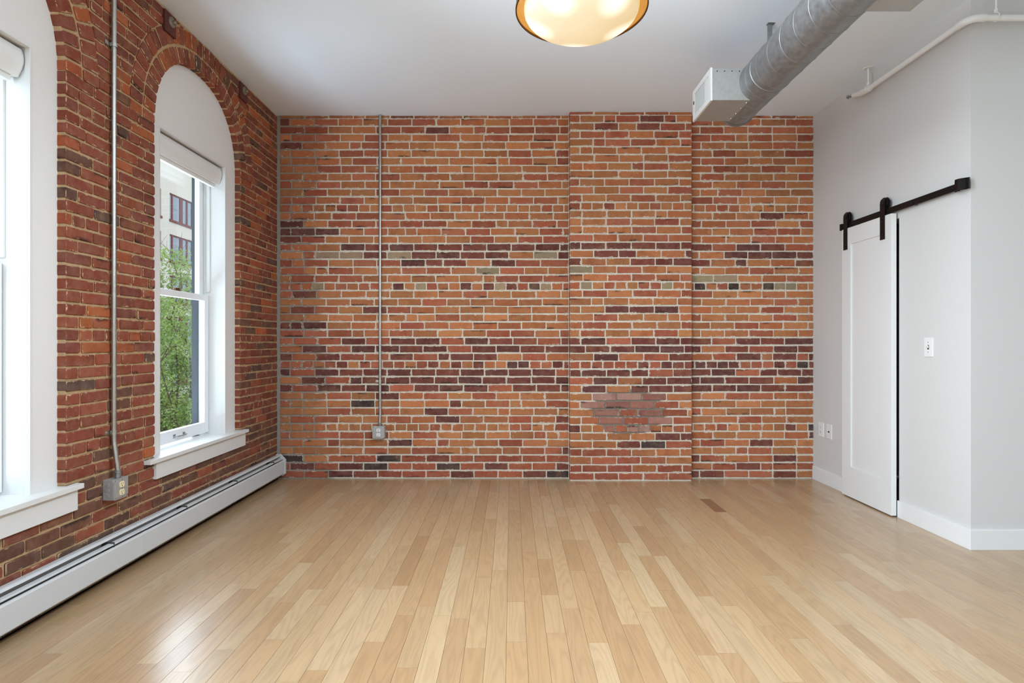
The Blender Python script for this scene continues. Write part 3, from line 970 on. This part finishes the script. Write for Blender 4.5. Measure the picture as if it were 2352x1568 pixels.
def outlet_box(name, m0, depth, mat, label):
    """steel surface box, m0: local (right, up, out) with out=0 at the wall"""
    r = empty(name, m0.translation, label, 'outlet box')
    h = .0505
    def bx(x0, x1, y0, y1, z0, z1):
        m = MB().box(x0, x1, y0, y1, z0, z1)
        m.v = [tuple(m0 @ Vector(v)) for v in m.v]
        return m
    bx(-h, h, -h, h, 0, depth).build('box', M['galv_box'], r, bev=.004)
    pr = []
    for sx, sy in ((1, 1), (-1, 1), (-1, -1), (1, -1)):
        n = [(h + .001, h - .012), (h - .004, h - .009), (h - .009, h - .004), (h - .012, h + .001)]
        if (sx, sy) in ((1, 1), (-1, -1)) and name != 'x':
            n = [(h + .001, h - .005), (h - .001, h - .001), (h - .005, h + .001)]
        p = [(sx * a, sy * b) for a, b in n]
        if sx * sy < 0: p.reverse()
        pr += p
    m = MB().prism(pr, depth + .0005, depth + .0035, 'z')
    m.v = [tuple(m0 @ Vector(v)) for v in m.v]
    m.build('cover', M['galv_box'], r)
    pr2 = [(a * .86, b * .86) for a, b in pr]
    m = MB().prism(pr2, depth + .003, depth + .0065, 'z')
    m.v = [tuple(m0 @ Vector(v)) for v in m.v]
    m.build('raised_cover', M['galv_box'], r, bev=.0015)
    receptacle(r, m0 @ Matrix.Translation((0, 0, depth + .0062)), mat)
    for (x_, y_) in ((-.043, .043), (.043, -.043), (0, .0), (0, .041), (0, -.041)):
        m = MB().lathe([(0, .0022), (.003, .0018), (.0038, 0)], (0, 0, 0), 10, 'z')
        ex = .0035 if abs(x_) > .01 else .0065
        m.v = [tuple(m0 @ Vector((v[0] + x_, v[1] + y_, v[2] + depth + ex))) for v in m.v]
        m.build('screw', M['chrome'], r)
    for y_ in (-.026, 0, .026):
        for sx in (-1, 1):
            m = MB().lathe([(.0095, .0), (.0095, .0008), (.008, .0012)], (0, 0, 0), 16, 'z')
            m.v = [tuple(m0 @ Vector((sx * (h + v[2]), y_ + v[0], depth * .45 + v[1]))) for v in m.v]
            m.build('knockout', M['galv_box'], r)
    return r
outlet_box('outlet_box', Matrix(((0, 0, 1, -XL - .002), (1, 0, 0, bl_d), (0, 1, 0, bl_z), (0, 0, 0, 1))), .054, M['ivory'], 'steel outlet box with ivory receptacles on the pier under the conduit')
XB = (874 - CX) / 269
r = empty('electrical_conduit', (XB, D - .014, H), 'thin steel conduit running down the back brick wall', 'conduit')
MB().tube([(XB, D - .014, H), (XB, D - .014, .62), (XB + .002, D - .016, .56), (XB, D - .024, .50), (XB, D - .024, .47)], .0118, 14).build('pipe', M['emt'], r, smooth=True)
for z in (HC + (CY - 386) / 269, HC + (CY - 875) / 269):
    m = MB().box(XB - .040, XB + .008, D - .004, D + .002, z - .009, z + .009)
    m.lathe([(.0122, -.009), (.0150, -.009), (.0150, .009), (.0122, .009)], (XB, D - .014, z), 16, 'z')
    m.lathe([(0, -.008), (.005, -.007), (.006, -.003)], (XB - .027, D, z), 10, 'y')
    m.build('pipe_strap', M['emt'], r, smooth=True)
MB().lathe([(.0118, .478), (.0155, .476), (.0155, .466), (.0135, .464), (.0135, .45)], (XB, D - .024, 0), 14, 'z').build('connector', M['galv'], r, smooth=True)
outlet_box('outlet_box', Matrix(((1, 0, 0, (872.5 - CX) / 269), (0, 0, -1, D + .002), (0, 1, 0, HC + (CY - 990.5) / 269), (0, 0, 0, 1))), .048, M['white_plastic'], 'steel outlet box with white receptacles on the back brick wall')

# ------------------------------------------------------------------ tie-rod anchor plates
for d, lab in ((3.318, 'dark red anchor plate with a round nut over the arch of window with tree'), (4.225, 'dark red anchor plate with a round nut close to the far brick corner')):
    r = empty('anchor_plate', (-XL, d, 3.02), lab, 'anchor plate', 'wall anchor plates under the ceiling')
    MB().box(-XL - .01, -XL + .012, d - .054, d + .054, 2.958, 3.078).build('plate', M['anchor'], r, bev=.002)
    MB().lathe([(0, .020), (.018, .0195), (.030, .016), (.031, .012)], (-XL, d + .012, 3.035), 20, 'x').build('washer', M['nut'], r, smooth=True)
    MB().lathe([(0, .036), (.0105, .035), (.0125, .031), (.0125, .018)], (-XL, d + .014, 3.033), 6, 'x').build('nut', M['nut'], r)

# ------------------------------------------------------------------ baseboard heater
r = empty('baseboard_heater', (-1.96, 3.2, .04), 'long white enamelled baseboard heater under the windows', 'heater')
HY0, HY1 = 0.4, D - .016
XW_ = XL - .006
MB().box(-XW_, -XW_ + .004, HY0, HY1 - .01, .03, .205).build('back_panel', M['heater'], r)
hood = [(-XW_, .210), (-1.966, .2135), (-1.958, .212), (-1.949, .2045), (-1.951, .2025), (-1.959, .209), (-1.966, .2105), (-XW_, .207)]
damper = [(-1.957, .1855), (-1.936, .1845), (-1.929, .1810), (-1.930, .1785), (-1.937, .182), (-1.957, .183)]
front = [(-1.932, .1695), (-1.924, .168), (-1.920, .162), (-1.920, .060), (-1.924, .054), (-1.936, .052), (-1.936, .054), (-1.925, .057), (-1.9225, .062), (-1.9225, .161), (-1.926, .166), (-1.932, .1675)]
JY = 2.963
for prof, nm in ((hood, 'hood'), (damper, 'damper'), (front, 'front_panel')):
    for a, b in ((HY0, JY - .001), (JY + .001, HY1 - .03)):
        MB().prism(prof, a, b).build(nm, M['heater'], r)
MB().prism([(x_ + .0012, z_) for x_, z_ in front], JY - .001, JY + .026).build('joint_cover', M['heater'], r)
m = MB()
MB().box(-1.985, -1.945, HY0, HY1 - .04, .075, .150).build('fin_element', M['fin'], r)
MB().tube([(-1.965, HY0, .112), (-1.965, HY1 - .02, .112)], .013, 10).build('heating_pipe', M['brass'], r, smooth=True)
y = .9
while y < HY1 - .1:
    MB().box(-XW_, -1.928, y, y + .004, .062, .192).build('bracket', M['fin'], r)
    y += .62
cap = [(-XW_, .035), (-XW_, .216), (-1.962, .216), (-1.916, .170), (-1.916, .050), (-1.934, .043), (-1.934, .035)]
MB().prism(cap, HY1 - .032, HY1).build('end_cap', M['heater'], r, bev=.002)

# ------------------------------------------------------------------ spiral duct
DX, DZ, DR = 1.507, HC + 1.583, .127
r = empty('air_duct', (DX, 2.6, DZ), 'galvanised round spiral duct hung below the ceiling', 'air duct')
DE = 3.82
body = [(DR, 1.0), (DR, DE - .02), (DR + .001, DE - .018), (DR + .001, DE)]
MB().lathe(body, (DX, 0, DZ), 64, 'y').build('duct_pipe', M['galv'], r, smooth=True)
MB().lathe([(DR + .003, DE - .014), (DR + .006, DE - .010), (DR + .006, DE + .004), (DR - .004, DE + .004), (DR - .006, DE + .001), (0, DE + .001)], (DX, 0, DZ), 48, 'y').build('end_cap', M['galv'], r, smooth=True)
hel = []
turn, n = .143, 40
y, k = 1.0, 0
while y < DE - .12:
    a = 2 * pi * k / n
    hel.append((DX + DR * cos(a), y, DZ + DR * sin(a)))
    y += turn / n; k += 1
MB().tube(hel, .0019, 6).build('spiral_seam', M['galv'], r, smooth=True)
MB().lathe([(DR, 3.29), (DR + .003, 3.292), (DR + .003, 3.30), (DR, 3.302)], (DX, 0, DZ), 48, 'y').build('coupling_bead', M['galv'], r, smooth=True)
# supply box on the left flank with a white register
B0, B1, BXL, BZ0, BZ1 = 3.45, 3.78, 1.217, HC + 1.471, HC + 1.663
MB().box(BXL, DX - .06, B0, B1, BZ0, BZ1).build('register_box', M['galv_box'], r, bev=.001)
m = MB()
for i in range(5):
    m.lathe([(0, -.002), (.003, -.0015), (.004, 0)], (BXL + .03 + .045 * i, B0, BZ1 - .016), 8, 'y')
m.build('screw', M['slot'], r, kind='stuff')
for i in range(4):
    MB().lathe([(0, -.004), (.005, -.003), (.006, 0)], (DX - .066, B0 + .04 + .082 * i, BZ0), 10, 'z').build('rivet', M['chrome'], r, smooth=True)
fr = MB()
e = .004
x0 = BXL - .012
fw = .034
fr.box(x0, BXL, B0 - e, B1 + e, BZ0 - e, BZ0 + fw - .006).box(x0, BXL, B0 - e, B1 + e, BZ1 - fw + .006, BZ1 + e)
fr.box(x0, BXL, B0 - e, B0 + fw, BZ0 + fw - .006, BZ1 - fw + .006).box(x0, BXL, B1 - fw, B1 + e, BZ0 + fw - .006, BZ1 - fw + .006)
reg = fr.build('register', M['trim'], r)
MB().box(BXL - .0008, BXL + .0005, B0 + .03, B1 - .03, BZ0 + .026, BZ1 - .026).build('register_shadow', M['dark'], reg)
nb = 17
for i in range(nb):
    yb = B0 + fw + .006 + (B1 - B0 - 2 * fw - .012) * i / (nb - 1)
    ang = .55 if i > 4 else .15
    m = MB().prism([(x0 + .001, yb - .0007), (x0 + .001, yb + .0007), (BXL - .001, yb + .0007 + .006 * ang), (BXL - .001, yb - .0007 + .006 * ang)], BZ0 + fw - .008, BZ1 - fw + .008, 'z')
    m.build('blade', M['trim'], reg)
MB().box(x0 - .006, x0 + .002, B1 - .028, B1 - .024, DZ - .012, DZ + .008).build('damper_lever', M['slot'], reg)
MB().box(DX + .06, 1.77, 2.19, 2.528, BZ0, BZ1).build('branch_box', M['galv_box'], r, bev=.001)
m = MB().box(1.555, 1.585, 3.4565, 3.4595, DZ + .08, H).box(1.555, 1.597, 3.445, 3.475, H - .003, H + .001)
m.build('strap_hanger', M['galv'], r)
m = MB().box(1.555, 1.585, 1.9565, 1.9595, DZ + .08, H).box(1.555, 1.597, 1.945, 1.975, H - .003, H + .001)
m.build('strap_hanger', M['galv'], r)

# ------------------------------------------------------------------ sprinkler pipe
PX, PZ, PRr = 2.520, 2.945, .0168
PYC = YN - .068
r = empty('sprinkler_pipe', (PX, 3.6, PZ), 'white painted sprinkler pipe bending round the top of the white wall', 'pipe')
el = [(PX, 4.03, PZ + .008)]
el += [(PX, PYC + .06, PZ)]
for i in range(1, 6):
    a = pi / 2 * i / 6
    el.append((PX + .06 * (1 - cos(a)), PYC + .06 * (1 - sin(a)), PZ))
el += [(PX + .06, PYC, PZ), (6.0, PYC, PZ)]
MB().tube(el, PRr, 16).build('pipe', M['pipe'], r, smooth=True)
fit = MB().tube([(PX, PYC + .085, PZ), (PX, PYC + .06, PZ)] + el[2:-1] + [(PX + .085, PYC, PZ)], PRr + .0035, 16)
fit.build('elbow', M['pipe'], r, smooth=True)
MB().tube([(PX, 4.0, PZ + .006), (PX, 4.10, PZ + .014), (PX, 4.115, PZ + .016)], [.0215, .0215, .019], 14).build('reducer', M['pipe'], r, smooth=True)
MB().tube([(PX, 4.115, PZ + .016), (PX - .002, 4.16, PZ + .028), (PX - .004, 4.19, PZ + .036)], [.018, .016, .016], 14).build('fitting', M['pipe'], r, smooth=True)
sp = MB().tube([(PX - .004, 4.19, PZ + .036), (PX - .005, 4.205, PZ + .039)], [.014, .013], 10).build('sprinkler_head', M['chrome'], r, smooth=True)
MB().tube([(PX - .005, 4.205, PZ + .039), (PX - .0055, 4.222, PZ + .043)], [.008, .006], 8).build('bulb', M['brass'], sp, smooth=True)
for s_ in (-1, 1):
    MB().tube([(PX - .005 + .011 * s_, 4.205, PZ + .04), (PX - .006 + .013 * s_, 4.225, PZ + .044), (PX - .0065, 4.245, PZ + .049)], .0022, 6).build('frame_arm', M['chrome'], sp)
MB().lathe([(0, 0), (.016, 0), (.016, .002), (0, .002)], (PX - .0065, 4.246, PZ + .049), 12, 'y').build('deflector', M['chrome'], sp)
def hanger(x_, y_, zc, axis):
    h = MB()
    ring = [(x_ + (.022 * cos(2 * pi * i / 20) if axis == 'y' else 0), y_ + (.022 * cos(2 * pi * i / 20) if axis == 'x' else 0), zc + .004 + .022 * sin(2 * pi * i / 20)) for i in range(21)]
    h.tube(ring, .0028, 6)
    h.tube([(x_, y_, zc + .026), (x_, y_, H)], .0045, 8)
    h.tube([(x_, y_, zc + .028), (x_, y_, zc + .048)], .009, 6)
    h.lathe([(0, H - .004), (.030, H - .004), (.034, H + .001)], (x_, y_, 0), 20, 'z')
    h.build('pipe_hanger', M['pipe'], r, smooth=True)
hanger(PX, 4.02, PZ + .006, 'y')
hanger((2288 - CX) / F * PYC, PYC, PZ, 'x')

# ------------------------------------------------------------------ pendant light
LY = 2.20
LX, LZ, LR = 160 / F * LY, HC + 764 / F * LY, 150 / F * LY
r = empty('pendant_light', (LX, LY, LZ), 'round amber pendant light with glowing frosted bowl below the ceiling', 'light')
def amber():
    t = NT('amber_shade')
    t.out(lin((196, 142, 70)), 0.4)
    n = t.noise(t.pos(), 30, 3)
    t.set(t.b.inputs['Emission Color'], t.mix(n, lin((196, 138, 58)), lin((226, 176, 92))))
    t.b.inputs['Emission Strength'].default_value = 0.4
    return t.m
def bowl():
    t = NT('frosted_bowl')
    t.out((.45, .43, .40), 0.3)
    P = t.pos()
    hot = None
    for i in range(5):
        a = 2 * pi * (i + .28) / 5
        d = t.n('ShaderNodeVectorMath', operation='DISTANCE')
        t.set(d.inputs[0], P); d.inputs[1].default_value = (LX + .155 * cos(a), LY + .155 * sin(a), LZ - .012)
        g = t.rng(d.outputs['Value'], .085, .03)
        hot = g if hot is None else t.math('MAXIMUM', hot, g)
    col = t.mix(t.noise(P, 9, 2), lin((228, 196, 128)), lin((240, 214, 158)))
    col = t.mix(hot, col, (1, .97, .90))
    t.set(t.b.inputs['Emission Color'], col)
    t.set(t.b.inputs['Emission Strength'], t.rng(hot, 0, 1, .58, 1.0))
    return t.m
BR = LR * 131 / 150
MB().lathe([(LR, .0), (LR * 1.0, .012), (LR * .985, .075), (LR * .93, .125), (LR * .6, .165), (.03, .18), (0, .18)], (LX, LY, LZ), 64, 'z').build('shade', M['bronze'], r, smooth=True)
MB().lathe([(LR - .001, .002), (LR * .97, .008), (BR - .004, .016)], (LX, LY, LZ), 64, 'z').build('inner_ring', amber(), r, smooth=True)
MB().lathe([(LR - .003, -.003), (LR + .002, -.003), (LR + .002, .006), (LR - .003, .006), (LR - .003, -.003)], (LX, LY, LZ), 64, 'z').build('rim', M['bronze'], r, smooth=True)
prof = [(BR, .015), (BR, 0.0)]
SAG = .085
for i in range(1, 13):
    a = i / 12
    prof.append((BR * cos(a * pi / 2) if i < 12 else 0, -SAG * sin(a * pi / 2)))
MB().lathe(prof, (LX, LY, LZ), 64, 'z').build('bowl', bowl(), r, smooth=True)
pd = bpy.data.lights.new('pendant_glow', 'AREA')
pd.shape, pd.size, pd.energy, pd.color = 'DISK', BR * 1.8, 44, (0.82, 0.93, 1.03)
po = bpy.data.objects.new('pendant_glow', pd)
po.location = (LX, LY, LZ - SAG - .01)
C.objects.link(po)
pu = bpy.data.lights.new('pendant_uplight', 'POINT')  # bare fill lamp added above the closed shade to brighten the ceiling
pu.energy, pu.color, pu.shadow_soft_size = 32, (0.84, 0.94, 1.02), 0.12
po = bpy.data.objects.new('pendant_uplight', pu)
po.location = (LX + .12, LY, LZ + .32)
C.objects.link(po)
MB().tube([(LX, LY, LZ + .17), (LX, LY, H - .01)], .009, 10).build('stem', M['bronze'], r, smooth=True)
MB().lathe([(0, H - .03), (.05, H - .028), (.065, H - .004), (.065, H)], (LX, LY, 0), 24, 'z').build('canopy', M['bronze'], r, smooth=True)

# ------------------------------------------------------------------ outside: street, building, tree
tag(MB().box(-60, -2.4, -40, 140, -4.9, -4.6).build('ground', M['asphalt']), 'grey street surface outside below the windows', 'street', kind='structure')
FXX = 26.0
r = empty('apartment_building', (-FXX, 45, -4.6), 'cream stone building with maroon framed windows across the street', 'building')
bays = [43.26 + 5.2 * j for j in range(-5, 8)]
ztop = 12.58
rows = [ztop - 3.14 * k for k in range(0, 6)]
m = MB()
# wall as piers and spandrels round the recessed windows
GW = 4.15
y_a = bays[0] - 1.05
m.box(-FXX, -FXX - .5, y_a - 8, y_a, -4.6, 19.0)
for b in bays:
    m.box(-FXX, -FXX - .5, b - 1.05, b, -4.6, 19.0)
    zc = 19.0
    for zt in rows:
        m.box(-FXX, -FXX - .5, b, b + GW, zt, zc); zc = zt - 2.07
    m.box(-FXX, -FXX - .5, b, b + GW, -4.6, zc)
m.box(-FXX, -FXX - .5, bays[-1] + GW, bays[-1] + 14, -4.6, 19.0)
m.box(-FXX - .5, -FXX - 9, y_a - 8, bays[-1] + 14, -4.6, 19)
m.build('facade', M['stone'], r)
for bi, b in enumerate(bays):
    for zt in rows:
        if b > 62 or b < 22: continue
        zb = zt - 2.07
        f = MB()
        f.box(-FXX - .06, -FXX - .15, b, b + GW, zt - .1, zt).box(-FXX + .08, -FXX - .3, b - .05, b + GW + .05, zb - .12, zb + .06)
        yy = b
        panes = []
        for wdt, isp in ((.08, 0), (.27, 1), (.18, 0), (.9, 1), (.40, 0), (.5, 1), (.2, 0), (.55, 1), (.2, 0), (.72, 1), (.15, 0)):
            if isp: panes.append((yy, yy + wdt))
            else: f.box(-FXX - .06, -FXX - .15, yy, yy + wdt, zb, zt - .1)
            yy += wdt
        fo = f.build('window', M['redframe'], r)
        for p0, p1 in panes:
            MB().box(-FXX - .10, -FXX - .13, p0, p1, zb, zt - .1).box(-FXX - .08, -FXX - .13, p0, p1, (zb + zt) / 2 - .06, (zb + zt) / 2).build('pane', M['farglass'], fo)

tr = empty('street_tree', (-8.2, 13.9, -4.6), 'light green street tree with many thin stems outside the window', 'tree')
rg = random.Random(3)
TX, TY = -8.2, 13.85
stems = []
def grow(p, d, l, rad, depth, m):
    pts = [Vector(p)]
    v = Vector(d).normalized()
    n = 5
    for i in range(n):
        v = (v + Vector((rg.uniform(-.14, .14), rg.uniform(-.14, .14), .06))).normalized()
        pts.append(pts[-1] + v * l / n)
    m.tube(pts, [rad * (1 - .55 * i / n) for i in range(n + 1)], 6)
    stems.append(pts)
    if depth:
        for i in range(4 if depth > 1 else 3):
            q_ = pts[rg.randint(1, n)]
            a = rg.uniform(0, 2 * pi)
            grow(q_, (cos(a) * .8, sin(a) * .8, rg.uniform(.5, 1.2)), l * rg.uniform(.42, .62), rad * .5, depth - 1, m)
tk_m = MB()
tk_m.tube([(TX, TY, -4.6), (TX + .03, TY, -3.4), (TX, TY + .05, -2.6)], [.11, .09, .08], 8)
tk_m.build('trunk', M['bark'], tr, smooth=True)
for k in range(5):
    m = MB()
    a = 2 * pi * k / 5 + .5
    grow((TX, TY, -2.75), (cos(a) * .24, sin(a) * .24, 1), 3.9, .04, 3, m)
    m.build('branch', M['bark'], tr, smooth=True)
def leafmat():
    t = NT('tree_leaf')
    n = t.noise(t.pos(), 2.5, 3)
    n2 = t.noise(t.pos(), 14, 2)
    c = t.mix(t.rng(n, .3, .7), lin((132, 168, 92)), lin((188, 210, 132)))
    c = t.mix(t.math('MULTIPLY', n2, .35), c, lin((104, 142, 76)))
    t.out(c, .6, 0, .3)
    tl = t.n('ShaderNodeBsdfTranslucent'); t.set(tl.inputs[0], c)
    mx = t.n('ShaderNodeMixShader'); mx.inputs[0].default_value = .35
    t.t.links.new(t.b.outputs[0], mx.inputs[1]); t.t.links.new(tl.outputs[0], mx.inputs[2])
    t.t.links.new(mx.outputs[0], t.t.nodes['Material Output'].inputs[0])
    return t.m
lm = MB()
cnt = 0
while cnt < 24000:
    pts = rg.choice(stems)
    p = rg.choice(pts[2:]) + Vector((rg.gauss(0, .17), rg.gauss(0, .17), rg.gauss(0, .16)))
    if p.z < -3.2 or p.z > 3.45: continue
    rad = 1.5 * min(1, (3.75 - p.z) / 1.5) ** .8
    if math.hypot(p.x - TX, p.y - TY) > rad: continue
    s = rg.uniform(.030, .056)
    u = Vector((rg.uniform(-1, 1), rg.uniform(-1, 1), rg.uniform(-.9, .3))).normalized()
    v = u.orthogonal().normalized()
    v = (Matrix.Rotation(rg.uniform(0, 6.28), 3, u) @ v)
    nn = u.cross(v) * .12 * s
    lm.add([p - u * s, p + v * s * .42 + nn, p + u * s, p - v * s * .42 + nn], [(0, 1, 2), (0, 2, 3)])
    cnt += 1
me = bpy.data.meshes.new('foliage'); me.from_pydata(lm.v, [], lm.f); me.materials.append(leafmat())
link('foliage', me, tr)['kind'] = 'stuff'
